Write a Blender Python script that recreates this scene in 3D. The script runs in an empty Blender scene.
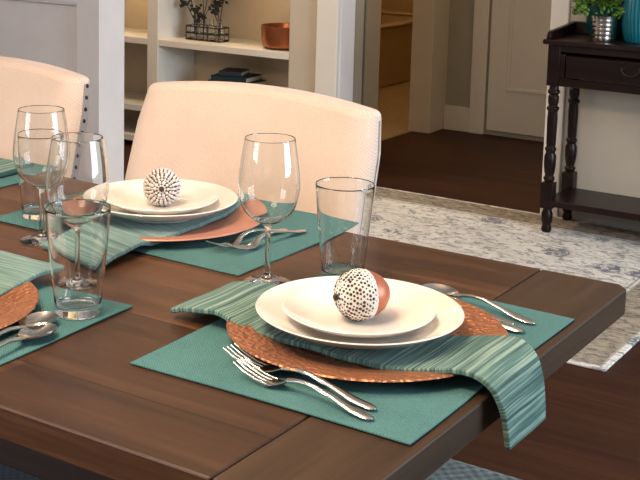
import bpy, bmesh, math, random
from mathutils import Vector, Matrix, Euler

random.seed(7)
scn = bpy.context.scene
col = scn.collection
PI = math.pi
TZ = 0.76                                    # table top height

# ------------------------------------------------------------------ helpers
def new_obj(name, me, mats=None, parent=None):
    o = bpy.data.objects.new(name, me)
    col.objects.link(o)
    if mats is not None and me is not None:
        for m in (mats if isinstance(mats, (list, tuple)) else [mats]):
            me.materials.append(m)
    if parent is not None:
        o.parent = parent
    return o

def tag(o, label=None, cat=None, group=None, kind=None):
    if label: o['label'] = label
    if cat: o['category'] = cat
    if group: o['group'] = group
    if kind: o['kind'] = kind
    return o

def empty(name, loc, label, cat, group=None, rz=0):
    o = bpy.data.objects.new(name, None)
    col.objects.link(o)
    o.empty_display_size = 0.05
    o.location = loc
    o.rotation_euler = (0, 0, rz)
    return tag(o, label, cat, group)

def build(name, bm, mat, parent=None, off=None, smooth=True, bevel=0, seg=2, angle=40, loc=None, rot=None):
    """bmesh -> one mesh object. off: world point that becomes the local origin."""
    if off is not None:
        bmesh.ops.translate(bm, verts=bm.verts, vec=-Vector(off))
    bmesh.ops.recalc_face_normals(bm, faces=bm.faces)
    me = bpy.data.meshes.new(name)
    bm.to_mesh(me); bm.free()
    if smooth:
        for p in me.polygons: p.use_smooth = True
        me.set_sharp_from_angle(angle=math.radians(angle))
    o = new_obj(name, me, mat, parent)
    if loc is not None: o.location = loc
    if rot is not None: o.rotation_euler = rot
    if bevel:
        b = o.modifiers.new('bevel', 'BEVEL'); b.width = bevel; b.segments = seg
        b.limit_method = 'ANGLE'; b.angle_limit = math.radians(35)
    return o

def dup(o, parent=None):
    c = o.copy(); col.objects.link(c)
    if parent is not None: c.parent = parent
    for ch in [x for x in o.children]:
        dup(ch, c)
    return c

def add_box(bm, x0, x1, y0, y1, z0, z1, mi=0):
    r = bmesh.ops.create_cube(bm, size=1.0)
    bmesh.ops.scale(bm, verts=r['verts'], vec=(x1-x0, y1-y0, z1-z0))
    bmesh.ops.translate(bm, verts=r['verts'], vec=((x0+x1)/2, (y0+y1)/2, (z0+z1)/2))
    if mi:
        for f in {f for v in r['verts'] for f in v.link_faces}: f.material_index = mi
    return r['verts']

def box(*a):
    bm = bmesh.new(); add_box(bm, *a); return bm

def add_lathe(bm, prof, n=48, cx=0, cy=0, closed=False, mi=0, flute=None):
    """prof: list of (r, z). closed joins last to first."""
    rings = []
    for k, (r, z) in enumerate(prof):
        if r < 1e-6:
            rings.append([bm.verts.new((cx, cy, z))])
        else:
            ring = []
            for i in range(n):
                a = 2*PI*i/n
                rr = r + (flute(a, k, r, z) if flute else 0)
                ring.append(bm.verts.new((cx+rr*math.cos(a), cy+rr*math.sin(a), z)))
            rings.append(ring)
    idx = list(range(len(rings)-1))
    pairs = [(rings[i], rings[i+1]) for i in idx]
    if closed: pairs.append((rings[-1], rings[0]))
    for A, B in pairs:
        if len(A) == 1 and len(B) == 1: continue
        for i in range(n):
            j = (i+1) % n
            if len(A) == 1: f = bm.faces.new((A[0], B[i], B[j]))
            elif len(B) == 1: f = bm.faces.new((A[i], A[j], B[0]))
            else: f = bm.faces.new((A[i], A[j], B[j], B[i]))
            f.material_index = mi
    return rings

def lathe(prof, **k):
    bm = bmesh.new(); add_lathe(bm, prof, **k); return bm

def add_loft(bm, secs, n=10):
    """secs: (centre Vector, side Vector*halfwidth, up Vector*halfthick); elliptical tube with caps."""
    rings = []
    for c, s, u in secs:
        c, s, u = Vector(c), Vector(s), Vector(u)
        rings.append([bm.verts.new(c + s*math.cos(2*PI*i/n) + u*math.sin(2*PI*i/n)) for i in range(n)])
    for A, B in zip(rings, rings[1:]):
        for i in range(n):
            j = (i+1) % n
            bm.faces.new((A[i], A[j], B[j], B[i]))
    bm.faces.new(rings[0]); bm.faces.new(rings[-1])

def add_tube(bm, pts, r, n=8):
    pts = [Vector(p) for p in pts]
    secs = []
    for i, p in enumerate(pts):
        d = (pts[min(i+1, len(pts)-1)] - pts[max(i-1, 0)]).normalized()
        ref = Vector((0, 0, 1)) if abs(d.z) < .9 else Vector((1, 0, 0))
        s = d.cross(ref).normalized(); u = s.cross(d).normalized()
        rr = r[i] if isinstance(r, (list, tuple)) else r
        secs.append((p, s*rr, u*rr))
    add_loft(bm, secs, n)

def add_grid_solid(bm, P, nu, nv, th):
    """P(u,v)->Vector for u,v in 0..1 ; solid sheet of thickness th, extruded down along the local normal."""
    top = [[Vector(P(i/nu, j/nv)) for j in range(nv+1)] for i in range(nu+1)]
    T = [[bm.verts.new(top[i][j]) for j in range(nv+1)] for i in range(nu+1)]
    Bt = []
    for i in range(nu+1):
        row = []
        for j in range(nv+1):
            du = top[min(i+1, nu)][j] - top[max(i-1, 0)][j]
            dv = top[i][min(j+1, nv)] - top[i][max(j-1, 0)]
            nrm = du.cross(dv)
            nrm = nrm.normalized() if nrm.length > 1e-12 else Vector((0, 0, 1))
            row.append(bm.verts.new(top[i][j] - nrm*th))
        Bt.append(row)
    for i in range(nu):
        for j in range(nv):
            bm.faces.new((T[i][j], T[i+1][j], T[i+1][j+1], T[i][j+1]))
            bm.faces.new((Bt[i][j+1], Bt[i+1][j+1], Bt[i+1][j], Bt[i][j]))
    for i in range(nu):
        bm.faces.new((T[i+1][0], T[i][0], Bt[i][0], Bt[i+1][0]))
        bm.faces.new((T[i][nv], T[i+1][nv], Bt[i+1][nv], Bt[i][nv]))
    for j in range(nv):
        bm.faces.new((T[0][j], T[0][j+1], Bt[0][j+1], Bt[0][j]))
        bm.faces.new((T[nu][j+1], T[nu][j], Bt[nu][j], Bt[nu][j+1]))

def interp(tab, x):
    if x <= tab[0][0]: return tab[0][1]
    for (a, b), (c, d) in zip(tab, tab[1:]):
        if x <= c:
            t = (x-a)/(c-a); t = t*t*(3-2*t)
            return b + (d-b)*t
    return tab[-1][1]

# ------------------------------------------------------------------ materials
class NT:
    def __init__(s, name):
        s.m = bpy.data.materials.new(name); s.m.use_nodes = True
        s.t = s.m.node_tree; s.n = s.t.nodes; s.l = s.t.links
        s.b = s.n['Principled BSDF']
    def node(s, typ, **k):
        o = s.n.new(typ)
        for a, v in k.items():
            if a.startswith('i_'):
                o.inputs[a[2:].replace('_', ' ')].default_value = v
            else: setattr(o, a, v)
        return o
    def link(s, a, b): s.l.new(a, b)
    def coords(s, scale=(1, 1, 1), rot=(0, 0, 0), kind='Object'):
        tc = s.node('ShaderNodeTexCoord'); mp = s.node('ShaderNodeMapping')
        mp.inputs['Scale'].default_value = scale; mp.inputs['Rotation'].default_value = rot
        s.link(tc.outputs[kind], mp.inputs['Vector']); return mp.outputs['Vector']
    def noise(s, vec, scale, detail=4, rough=.55, dist=0):
        o = s.node('ShaderNodeTexNoise'); s.link(vec, o.inputs['Vector'])
        o.inputs['Scale'].default_value = scale; o.inputs['Detail'].default_value = detail
        o.inputs['Roughness'].default_value = rough; o.inputs['Distortion'].default_value = dist
        return o.outputs['Fac']
    def ramp(s, fac, stops, interp='LINEAR'):
        o = s.node('ShaderNodeValToRGB'); cr = o.color_ramp; cr.interpolation = interp
        while len(cr.elements) < len(stops): cr.elements.new(.5)
        for e, (p, c) in zip(cr.elements, stops):
            e.position = p; e.color = (*c, 1) if len(c) == 3 else c
        s.link(fac, o.inputs['Fac']); return o.outputs['Color']
    def math(s, op, a, b=None, clamp=False):
        o = s.node('ShaderNodeMath', operation=op); o.use_clamp = clamp
        for k, v in enumerate((a, b)):
            if v is None: continue
            if isinstance(v, (int, float)): o.inputs[k].default_value = v
            else: s.link(v, o.inputs[k])
        return o.outputs[0]
    def mix(s, fac, a, b, blend='MIX'):
        o = s.node('ShaderNodeMix', data_type='RGBA', blend_type=blend)
        for sock, v in ((o.inputs[0], fac), (o.inputs[6], a), (o.inputs[7], b)):
            if isinstance(v, (int, float)): sock.default_value = v
            elif isinstance(v, (tuple, list)): sock.default_value = (*v, 1) if len(v) == 3 else v
            else: s.link(v, sock)
        return o.outputs[2]
    def bump(s, h, strength=.3, dist=.01):
        o = s.node('ShaderNodeBump'); o.inputs['Strength'].default_value = strength
        o.inputs['Distance'].default_value = dist
        s.link(h, o.inputs['Height']); s.link(o.outputs['Normal'], s.b.inputs['Normal'])
    def sep(s, vec):
        o = s.node('ShaderNodeSeparateXYZ'); s.link(vec, o.inputs[0]); return o.outputs
    def base(s, c):
        if isinstance(c, (tuple, list)): s.b.inputs['Base Color'].default_value = (*c, 1)
        else: s.link(c, s.b.inputs['Base Color'])
    def set(s, **k):
        for a, v in k.items():
            i = s.b.inputs[a.replace('_', ' ')]
            if isinstance(v, (int, float, tuple)): i.default_value = v
            else: s.link(v, i)
        return s.m

def plain(name, c, rough=.5, metal=0, var=.08, nscale=8, bump=0, spec=.5):
    t = NT(name); v = t.coords()
    n = t.noise(v, nscale, 3)
    d = tuple(max(0, x*(1-var)) for x in c); e = tuple(min(1, x*(1+var)) for x in c)
    t.base(t.ramp(n, [(.3, d), (.7, e)]))
    if bump: t.bump(t.noise(v, nscale*12, 2), bump, .002)
    return t.set(Roughness=rough, Metallic=metal, Specular_IOR_Level=spec)

def wood(name, dark, mid, light, axis='X', scale=1.0, rough=(.3, .5), seams=None, joints=None, coat=0, bump=.12, spec=.5):
    """axis = grain direction. seams: list of coordinates across the grain where boards meet."""
    t = NT(name); L, Wd = .35, 7
    sc = {'X': (L, Wd, Wd), 'Y': (Wd, L, Wd), 'Z': (Wd, Wd, L)}[axis]
    v0 = t.coords(); sp = t.sep(v0)
    v = t.coords(tuple(x*scale for x in sc))
    g1 = t.noise(v, 3, 8, .65, .6); g2 = t.noise(v, 14, 5, .7, .3)
    blot = t.noise(v0, 2.4, 3, .5)
    f = t.math('ADD', t.math('MULTIPLY', g1, .6), t.math('MULTIPLY', g2, .36))
    f = t.math('ADD', f, t.math('MULTIPLY', blot, .22))
    c = t.ramp(f, [(.36, dark), (.56, mid), (.78, light)])
    if seams:
        across = sp[1] if axis == 'X' else sp[0]
        for s_ in seams:
            d = t.math('ABSOLUTE', t.math('SUBTRACT', across, s_))
            k = t.math('LESS_THAN', d, .0011)
            c = t.mix(k, c, tuple(x*.12 for x in dark))
    if joints:
        for (a0, lo, hi, gain) in joints:      # a board end: shade change beyond a0 inside lo..hi
            along, across = (sp[0], sp[1]) if axis == 'X' else (sp[1], sp[0])
            k = t.math('MULTIPLY', t.math('GREATER_THAN', along, a0),
                       t.math('MULTIPLY', t.math('GREATER_THAN', across, lo), t.math('LESS_THAN', across, hi)))
            c = t.mix(t.math('MULTIPLY', k, 1-gain), c, tuple(x*.6 for x in dark))
    t.base(c)
    rr = t.node('ShaderNodeMapRange'); t.link(g1, rr.inputs[0])
    rr.inputs[3].default_value = rough[0]; rr.inputs[4].default_value = rough[1]
    t.link(rr.outputs[0], t.b.inputs['Roughness'])
    t.bump(f, bump, .004)
    return t.set(Coat_Weight=coat, Specular_IOR_Level=spec)

def weave(name, c0, c1, scale=900, rough=.9, bump=.5, sheen=.1, axes='XY', blot=.25):
    t = NT(name); v = t.coords(); sp = t.sep(v)
    ax = {'X': sp[0], 'Y': sp[1], 'Z': sp[2]}
    a = t.math('SINE', t.math('MULTIPLY', ax[axes[0]], scale)); b = t.math('SINE', t.math('MULTIPLY', ax[axes[1]], scale))
    w = t.math('MULTIPLY', a, b)
    n = t.noise(v, scale*.35, 3, .7); n2 = t.noise(v, 9, 3)
    f = t.math('ADD', t.math('MULTIPLY', w, .16), t.math('MULTIPLY', n, .7))
    f = t.math('ADD', f, t.math('MULTIPLY', n2, blot))
    t.base(t.ramp(f, [(.2, c0), (.75, c1)]))
    t.bump(f, bump, .0012)
    return t.set(Roughness=rough, Sheen_Weight=sheen, Specular_IOR_Level=.2)

def napkin_mat(name, c0, c1, c2, axis=0, freq=330):
    """pleated cloth: fine irregular ribs running across the strip."""
    t = NT(name); v = t.coords(); sp = t.sep(v)
    st = t.coords((60, 2.0, 2.0), kind='UV')
    n = t.noise(st, 2.2, 4, .6, .2)
    st2 = t.coords((230, 3.0, 3.0), kind='UV')
    n2 = t.noise(st2, 1.2, 2, .5)
    f = t.math('ADD', t.math('MULTIPLY', n, .50), t.math('MULTIPLY', n2, .54))
    t.base(t.ramp(f, [(.40, c0), (.51, c1), (.62, c2)]))
    t.bump(f, .55, .003)
    return t.set(Roughness=.85, Sheen_Weight=.12, Specular_IOR_Level=.2)

def copper(name, c, rough=.3, hammered=True, metal=1.0):
    t = NT(name); v = t.coords()
    n = t.noise(v, 14, 3)
    t.base(t.ramp(n, [(.3, tuple(x*.72 for x in c)), (.7, c)]))
    if hammered:
        vo = t.node('ShaderNodeTexVoronoi'); t.link(v, vo.inputs['Vector']); vo.inputs['Scale'].default_value = 130
        t.bump(vo.outputs['Distance'], .75, .0045)
    else:
        t.bump(t.noise(v, 40, 2), .05, .002)
    return t.set(Metallic=metal, Roughness=rough)

def glass_mat(name, tint=(.985, .995, .99)):
    t = NT(name); t.base(tint)
    return t.set(Roughness=0.0, Transmission_Weight=1.0, IOR=1.46)

M = {}
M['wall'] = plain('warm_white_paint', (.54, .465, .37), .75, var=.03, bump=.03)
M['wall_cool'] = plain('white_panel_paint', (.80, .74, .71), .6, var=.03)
M['trim'] = plain('white_trim_paint', (.76, .72, .65), .45, var=.02)
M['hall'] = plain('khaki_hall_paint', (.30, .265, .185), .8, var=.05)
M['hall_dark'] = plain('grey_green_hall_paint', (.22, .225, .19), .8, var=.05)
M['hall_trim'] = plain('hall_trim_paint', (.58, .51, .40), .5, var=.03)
M['shelf_back'] = plain('shelf_back_paint', (.58, .50, .39), .7, var=.04)
M['ceiling'] = plain('ceiling_paint', (.75, .72, .67), .9, var=.02)
M['table'] = wood('walnut_plank_tabletop', (.022, .0095, .0048), (.068, .029, .0132), (.140, .066, .031), 'X', 1.0, (.34, .50),
                  seams=[1.049, 1.692, 1.262, 1.477], joints=[(-1.03, .94, 1.0485, .45), (-1.9, 1.049, 1.262, .5), (-1.5, 1.692, 1.81, .6)], spec=.30)
M['bread'] = wood('walnut_breadboard', (.018, .0095, .0050), (.042, .023, .0120), (.072, .040, .021), 'Y', 1.0, (.40, .55), spec=.25)
M['apron'] = wood('dark_walnut_apron', (.012, .006, .004), (.025, .012, .007), (.04, .02, .012), 'X', 1.0, (.4, .6))
M['mahogany'] = wood('dark_mahogany', (.005, .0020, .0016), (.0115, .0040, .0029), (.021, .0072, .0050), 'X', 1.4, (.24, .40), coat=.0, spec=.22)
M['leg_wood'] = wood('dark_chair_leg_wood', (.012, .006, .004), (.025, .012, .008), (.05, .025, .015), 'Z', 2, (.35, .5))
def floor_mat():
    t = NT('dark_stained_plank_floor'); v = t.coords(); sp = t.sep(v)
    br = t.node('ShaderNodeTexBrick'); t.link(v, br.inputs['Vector'])
    br.inputs['Scale'].default_value = 1.0; br.inputs['Brick Width'].default_value = 1.3; br.inputs['Row Height'].default_value = .083
    br.inputs['Mortar Size'].default_value = .0012; br.inputs['Color1'].default_value = (.35, .35, .35, 1); br.inputs['Color2'].default_value = (.75, .75, .75, 1)
    br.inputs['Mortar'].default_value = (0, 0, 0, 1)
    g = t.noise(t.coords((.5, 8, 1)), 5, 6, .65, .5)
    f = t.math('ADD', t.math('MULTIPLY', g, .7), t.math('MULTIPLY', br.outputs['Color'], .35))
    t.base(t.ramp(f, [(.2, (.013, .0040, .0020)), (.5, (.040, .0130, .0065)), (.85, (.080, .028, .0135))]))
    t.bump(f, .1, .002)
    return t.set(Roughness=.5, Specular_IOR_Level=.16)
M['floor'] = floor_mat()
def tile_mat():
    t = NT('small_hexagon_floor_tile'); v = t.coords((22, 22, 22), (0, 0, .5))
    vo = t.node('ShaderNodeTexBrick'); t.link(v, vo.inputs['Vector']); vo.inputs['Scale'].default_value = 1
    vo.inputs['Brick Width'].default_value = .9; vo.inputs['Row Height'].default_value = .8; vo.inputs['Mortar Size'].default_value = .09
    vo.inputs['Color1'].default_value = (.52, .40, .24, 1); vo.inputs['Color2'].default_value = (.45, .34, .20, 1); vo.inputs['Mortar'].default_value = (.16, .11, .06, 1)
    t.base(vo.outputs['Color'])
    return t.set(Roughness=.35)
M['tile'] = tile_mat()
M['bath'] = plain('amber_lit_bath_paint', (.50, .38, .22), .6, var=.04)  # warm glow of the bathroom tinted into the wall and apron colour
M['tub'] = plain('amber_lit_bathtub_enamel', (.62, .50, .33), .25, var=.02)  # enamel colour carries the same warm light tint
M['linen'] = weave('cream_linen', (.54, .405, .33), (.75, .615, .515), 1100, .9, .35, .15, 'XZ', .2)
M['grey_weave'] = weave('grey_woven_upholstery', (.09, .105, .10), (.38, .42, .39), 300, .9, .9, .1, 'XY', .15)
M['shaded_weave'] = weave('shaded_grey_woven_upholstery', (.020, .022, .028), (.060, .064, .078), 420, .9, .6, .1, 'XY', .15)  # the grey weave again, table shade darkened into its colour
M['edge'] = weave('shaded_linen_edging', (.20, .18, .175), (.40, .36, .34), 1100, .9, .3, .05, 'YZ', .2)  # cream chair's side strip, greyed to carry its shade
M['nail'] = plain('dark_bronze_nails', (.03, .025, .022), .3, 1)
M['piping'] = plain('dark_grey_piping', (.22, .19, .17), .9)  # thin dark seam line
M['mat'] = weave('teal_woven_placemat', (.020, .082, .083), (.095, .225, .218), 1500, .92, .55, .05, 'XY', .3)
M['nap'] = napkin_mat('sage_teal_pleated_napkin', (.018, .060, .052), (.078, .155, .132), (.25, .33, .26), 0)
M['nap_y'] = napkin_mat('sage_teal_pleated_napkin_long', (.06, .125, .118), (.125, .215, .195), (.215, .305, .27), 1)
M['charger'] = copper('hammered_copper', (.52, .215, .105), .44, True, .72)
M['charger_pink'] = copper('brushed_rose_copper', (.62, .28, .19), .5, False, .45)
M['copper_bowl'] = copper('polished_copper_bowl', (.50, .17, .075), .34, False, .8)
def porcelain():
    t = NT('white_porcelain'); t.base((.72, .675, .615))
    return t.set(Roughness=.16, Coat_Weight=.3, Specular_IOR_Level=.5)
M['plate'] = porcelain()
M['steel'] = plain('polished_steel', (.62, .59, .55), .17, 1, var=.05)
M['glass'] = glass_mat('clear_glass')
M['nut'] = plain('copper_painted_nut', (.42, .13, .065), .42, .45, var=.1)
M['bead_w'] = plain('chalk_white_beads', (.66, .60, .54), .8, var=.1, nscale=90)
M['bead_g'] = plain('weathered_white_ribs', (.62, .56, .52), .75, var=.25, nscale=120)
M['cap_brown'] = plain('umber_cap_gaps', (.085, .055, .05), .8)
M['capd'] = plain('dark_brown_cap', (.045, .026, .022), .8)
M['leaf'] = plain('bright_green_leaf', (.105, .21, .028), .5, var=.45, nscale=30)
M['silver'] = plain('brushed_silver_pot', (.75, .68, .60), .22, 1)
M['teal_dark'] = plain('dark_green_glaze', (.006, .05, .05), .25)
M['teal'] = plain('turquoise_glaze', (.01, .155, .20), .35, var=.05)
M['wire'] = plain('black_iron_wire', (.03, .022, .018), .5, .6)
M['sprig'] = plain('dried_sprig', (.035, .032, .022), .8, var=.3, nscale=40)
M['book_dark'] = plain('charcoal_book_cloth', (.028, .032, .034), .7)
M['book_teal'] = plain('deep_teal_book_cloth', (.010, .035, .045), .6)
M['book_blue'] = plain('slate_book_cloth', (.06, .07, .075), .7)
M['page'] = plain('book_pages', (.55, .50, .42), .9)
M['soil'] = plain('potting_soil', (.02, .014, .01), .95)
def rug_mat():
    t = NT('distressed_cream_rug'); v = t.coords(); sp = t.sep(v)
    # local origin is the rug centre, half size hx, hy
    hx, hy = RUG
    dx = t.math('SUBTRACT', hx, t.math('ABSOLUTE', sp[0])); dy = t.math('SUBTRACT', hy, t.math('ABSOLUTE', sp[1]))
    d = t.math('MINIMUM', dx, dy)
    n = t.noise(v, 34, 5, .7, 1.2); n2 = t.noise(v, 6, 3, .6, .5); n3 = t.noise(t.coords((5, 10, 1)), 3.0, 6, .72, 1.6)
    vo = t.node('ShaderNodeTexVoronoi'); t.link(v, vo.inputs['Vector']); vo.inputs['Scale'].default_value = 4.2
    flower = t.math('LESS_THAN', t.math('ADD', vo.outputs['Distance'], t.math('MULTIPLY', n, .45)), .47)
    cream = t.ramp(n2, [(.3, (.70, .66, .61)), (.7, (.88, .84, .78))])
    marks = t.ramp(t.math('ADD', t.math('MULTIPLY', n3, .75), t.math('MULTIPLY', n, .25)), [(.495, (0, 0, 0)), (.57, (1, 1, 1))])
    c = t.mix(t.math('MULTIPLY', marks, .80), cream, (.20, .205, .225))
    c = t.mix(t.math('MULTIPLY', t.math('MULTIPLY', flower, t.math('GREATER_THAN', n, .47)), .85), c, (.135, .155, .20))
    band = t.math('MULTIPLY', t.math('GREATER_THAN', d, .025), t.math('LESS_THAN', d, .17))
    bm_ = t.ramp(n3, [(.42, (.40, .33, .24)), (.60, (.15, .125, .10))])
    c = t.mix(t.math('MULTIPLY', band, .9), c, bm_)
    for e in (.022, .172, .19):
        k = t.math('LESS_THAN', t.math('ABSOLUTE', t.math('SUBTRACT', d, e)), .004)
        c = t.mix(t.math('MULTIPLY', k, .55), c, (.22, .19, .16))
    t.base(c); t.bump(n, .3, .004)
    return t.set(Roughness=.95, Specular_IOR_Level=.1)
RUG = (1.0, .780)
M['rug'] = rug_mat()

# ------------------------------------------------------------------ the setting
def struct(name, bm, mat, bevel=0, smooth=False):
    o = build(name, bm, mat, None, smooth=smooth, bevel=bevel)
    o['kind'] = 'structure'
    return o

bm = box(-7, 2.6, -2.2, 9.2, -.06, 0)
struct('floor', bm, M['floor'])
struct('floor_bathroom', box(-4.9, -3.135, 5.25, 8.6, -.02, .006), M['tile'])
struct('ceiling', box(-7, 2.6, -2.2, 9.2, 2.6, 2.66), M['ceiling'])

WY = 4.95
# console wall (right of the opening)
struct('wall_right_of_opening', box(-1.84, 2.6, WY, 5.15, 0, 2.6), M['wall'])
struct('trim_1', box(-1.862, -1.785, WY-.018, WY, 0, 2.3), M['trim'], .004)          # casing beside console
struct('baseboard_right', box(-1.785, 2.6, WY-.009, WY, 0, .10), M['wall'], .003)
struct('wall_over_opening', box(-2.86, -1.84, WY, 5.15, 2.2, 2.6), M['wall'])
# left of the opening: casing and the end of the bookcase wall
struct('wall_opening_end', box(-2.99, -2.875, WY, 5.081, 0, 2.6), M['wall_cool'])
struct('trim_2', box(-2.975, -2.862, WY-.025, WY, 0, 2.3), M['trim'], .004)
struct('trim_3', box(-2.875, -2.858, WY, 5.081, 0, 2.3), M['wall_cool'], .003)         # jamb board
# panelled wall at the left (stands proud of the bookcase)
bm = bmesh.new()
YP, XP = 3.60, -3.138
add_box(bm, -6.9, XP-.005, YP+.02, 3.75, 0, 2.6)
add_box(bm, XP-.112, XP, YP, 3.75, 0, 2.6)                   # stile at the corner
add_box(bm, -6.9, XP-.112, YP, YP+.02, .885, .99)            # rail above the recessed panel
add_box(bm, -6.9, XP-.112, YP, YP+.02, 0, .14)
add_box(bm, -4.25, -4.13, YP, YP+.02, .14, .885)
struct('wall_left', bm, M['wall_cool'])
bm = bmesh.new()
add_box(bm, -4.13, XP-.112, YP+.004, YP+.02, .875, .885)
add_box(bm, XP-.122, XP-.112, YP+.004, YP+.02, .14, .875)
struct('trim_4', bm, M['wall_cool'], .003)
struct('wall_far_left', box(-7, -6.9, -2.2, 9.2, 0, 2.6), M['wall_cool'])
struct('wall_behind_bookcase', box(-4.6, -2.99, 5.32, 5.40, 0, 2.6), M['wall'])
# hall
XB = -3.13
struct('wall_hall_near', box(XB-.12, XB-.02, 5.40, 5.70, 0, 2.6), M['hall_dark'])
struct('trim_5', box(XB-.12, XB-.012, 5.70, 5.862, 0, 2.15), M['hall_trim'], .004)    # near casing of bathroom door
bm = bmesh.new(); add_box(bm, -3.16, -3.03, 6.262, 6.55, 0, 2.6)
struct('wall_hall_corner', bm, M['hall_trim'], .003)
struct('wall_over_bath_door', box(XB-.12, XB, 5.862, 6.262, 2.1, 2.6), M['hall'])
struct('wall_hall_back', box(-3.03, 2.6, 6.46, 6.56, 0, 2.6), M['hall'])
struct('baseboard_hall', box(-3.03, -2.87, 6.44, 6.46, 0, .14), M['hall_trim'], .004)
struct('trim_6', box(-2.872, -2.782, 6.435, 6.46, 0, 2.12), M['hall_trim'], .004)      # door casing
d = struct('door_1', box(-2.768, -1.95, 6.44, 6.458, .028, 2.08), M['hall_trim'], .003)
bm = bmesh.new()
for (x0, x1, z0, z1) in ((-2.66, -2.06, .26, .95), (-2.66, -2.06, 1.08, 1.95)):
    for a in ((x0, x1, z0, z0+.02), (x0, x1, z1-.02, z1), (x0, x0+.02, z0+.02, z1-.02), (x1-.02, x1, z0+.02, z1-.02)):
        add_box(bm, a[0], a[1], 6.433, 6.445, a[2], a[3])
build('panel_molding', bm, M['hall_trim'], d, smooth=False, bevel=.004)
# bathroom
struct('wall_bath_back', box(-4.9, -4.8, 5.25, 8.7, 0, 2.6), M['bath'])
struct('wall_bath_far', box(-4.9, -3.1, 8.6, 8.7, 0, 2.6), M['bath'])
struct('wall_bath_near', box(-4.9, XB-.1, 5.40, 5.45, 0, 2.6), M['bath'])
struct('wall_bath_side', box(-3.16, -3.03, 6.55, 8.7, 0, 2.6), M['bath'])
tub = empty('bathtub', (-4.38, 7.5, 0), 'built-in bathtub with plain apron seen through the bathroom doorway', 'bathtub')
bm = bmesh.new()
add_box(bm, -4.05, -4.0, 6.6, 8.5, .006, .415)
add_box(bm, -4.78, -4.05, 6.6, 6.66, .006, .415); add_box(bm, -4.78, -4.05, 8.44, 8.5, .006, .415)
add_box(bm, -4.78, -4.05, 6.66, 8.44, .006, .12)
build('tub_apron', bm, M['bath'], tub, off=(-4.38, 7.5, 0), bevel=.01)
bm = bmesh.new()
for a in ((-4.065, -3.985, 6.585, 8.515), (-4.79, -4.065, 6.585, 6.67), (-4.79, -4.065, 8.43, 8.515)):
    add_box(bm, *a, .415, .435)
build('tub_rim', bm, M['tub'], tub, off=(-4.38, 7.5, 0), bevel=.006)

# ------------------------------------------------------------------ built-in bookcase
BC = empty('bookcase', (-3.53, 5.1, 0), 'white built-in bookcase with open shelves in the back wall', 'bookcase')
o0 = (-3.53, 5.1, 0)
build('back_panel', box(-4.55, -2.97, 5.262, 5.28, 0, 2.4), M['shelf_back'], BC, off=o0, smooth=False)
build('divider', box(-3.992, -3.922, WY, 5.262, 0, 2.4), M['trim'], BC, off=o0, smooth=False, bevel=.003)
build('side_panel', box(-3.137, -2.985, WY, 5.262, 0, 2.4), M['wall'], BC, off=o0, smooth=False, bevel=.003)
build('side_panel', box(-4.62, -4.55, WY, 5.262, 0, 2.4), M['trim'], BC, off=o0, smooth=False, bevel=.003)
for z in (.571, .221, .93, 1.3, 1.7, .06):
    build('shelf', box(-3.922, -3.137, WY+.002, 5.262, z-.034, z), M['trim'], BC, off=o0, smooth=False, bevel=.003)
    build('shelf', box(-4.55, -3.992, WY+.002, 5.262, z-.034, z), M['trim'], BC, off=o0, smooth=False, bevel=.003)

# shelf contents
def copper_bowl():
    bm = lathe([(0, 0), (.085, 0), (.105, .012), (.113, .04), (.115, .1), (.117, .112), (.112, .112), (.108, .1), (.106, .04), (.095, .016), (0, .01)], n=48)
    o = build('copper_bowl', bm, M['copper_bowl'], loc=(-3.252, 5.09, .571))
    tag(o, 'round copper bowl standing at the end of the bookcase shelf', 'bowl')
copper_bowl()

wb = empty('wire_basket', (-3.715, 5.09, .571), 'black wire bottle basket on the bookcase shelf', 'basket')
bm = bmesh.new()
hx, hy, hh = .112, .045, .07
for z in (.004, .036, hh):
    pts = []
    for i in range(41):
        a = 2*PI*i/40
        ca, sa = math.cos(a), math.sin(a)
        pts.append((hx*math.copysign(abs(ca)**.35, ca), hy*math.copysign(abs(sa)**.35, sa), z))
    add_tube(bm, pts, .0032, 6)
build('rail', bm, M['wire'], wb)
for i in range(4):
    x = -hx*.9 + i*hx*.6
    bm = bmesh.new()
    add_tube(bm, [(x, -hy, hh), (x, -hy, .003), (x, hy, .003), (x, hy, hh)], .0028, 6)
    build('upright', bm, M['wire'], wb)
BOT = [(0, .008), (.023, .008), (.026, .013), (.026, .06), (.02, .075), (.0105, .086), (.0095, .108), (.0115, .112), (.009, .112), (.007, .106),
       (.008, .086), (.018, .073), (.0235, .058), (.0235, .016), (0, .012)]
where = ('at the end nearest the panelled wall', 'second from the panelled wall end', 'second from the copper bowl end', 'at the end nearest the copper bowl')
bot0 = None
for i in range(4):
    x = -3.715 + (-.078, -.026, .026, .078)[i]
    if bot0 is None:
        bot0 = build('glass_bottle', lathe(BOT, n=20), M['glass']); b = bot0
    else: b = dup(bot0)
    b.location = (x, 5.09, .5715)
    tag(b, 'small clear glass bottle in the wire basket, ' + where[i], 'bottle', 'bottles in the wire basket')
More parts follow.
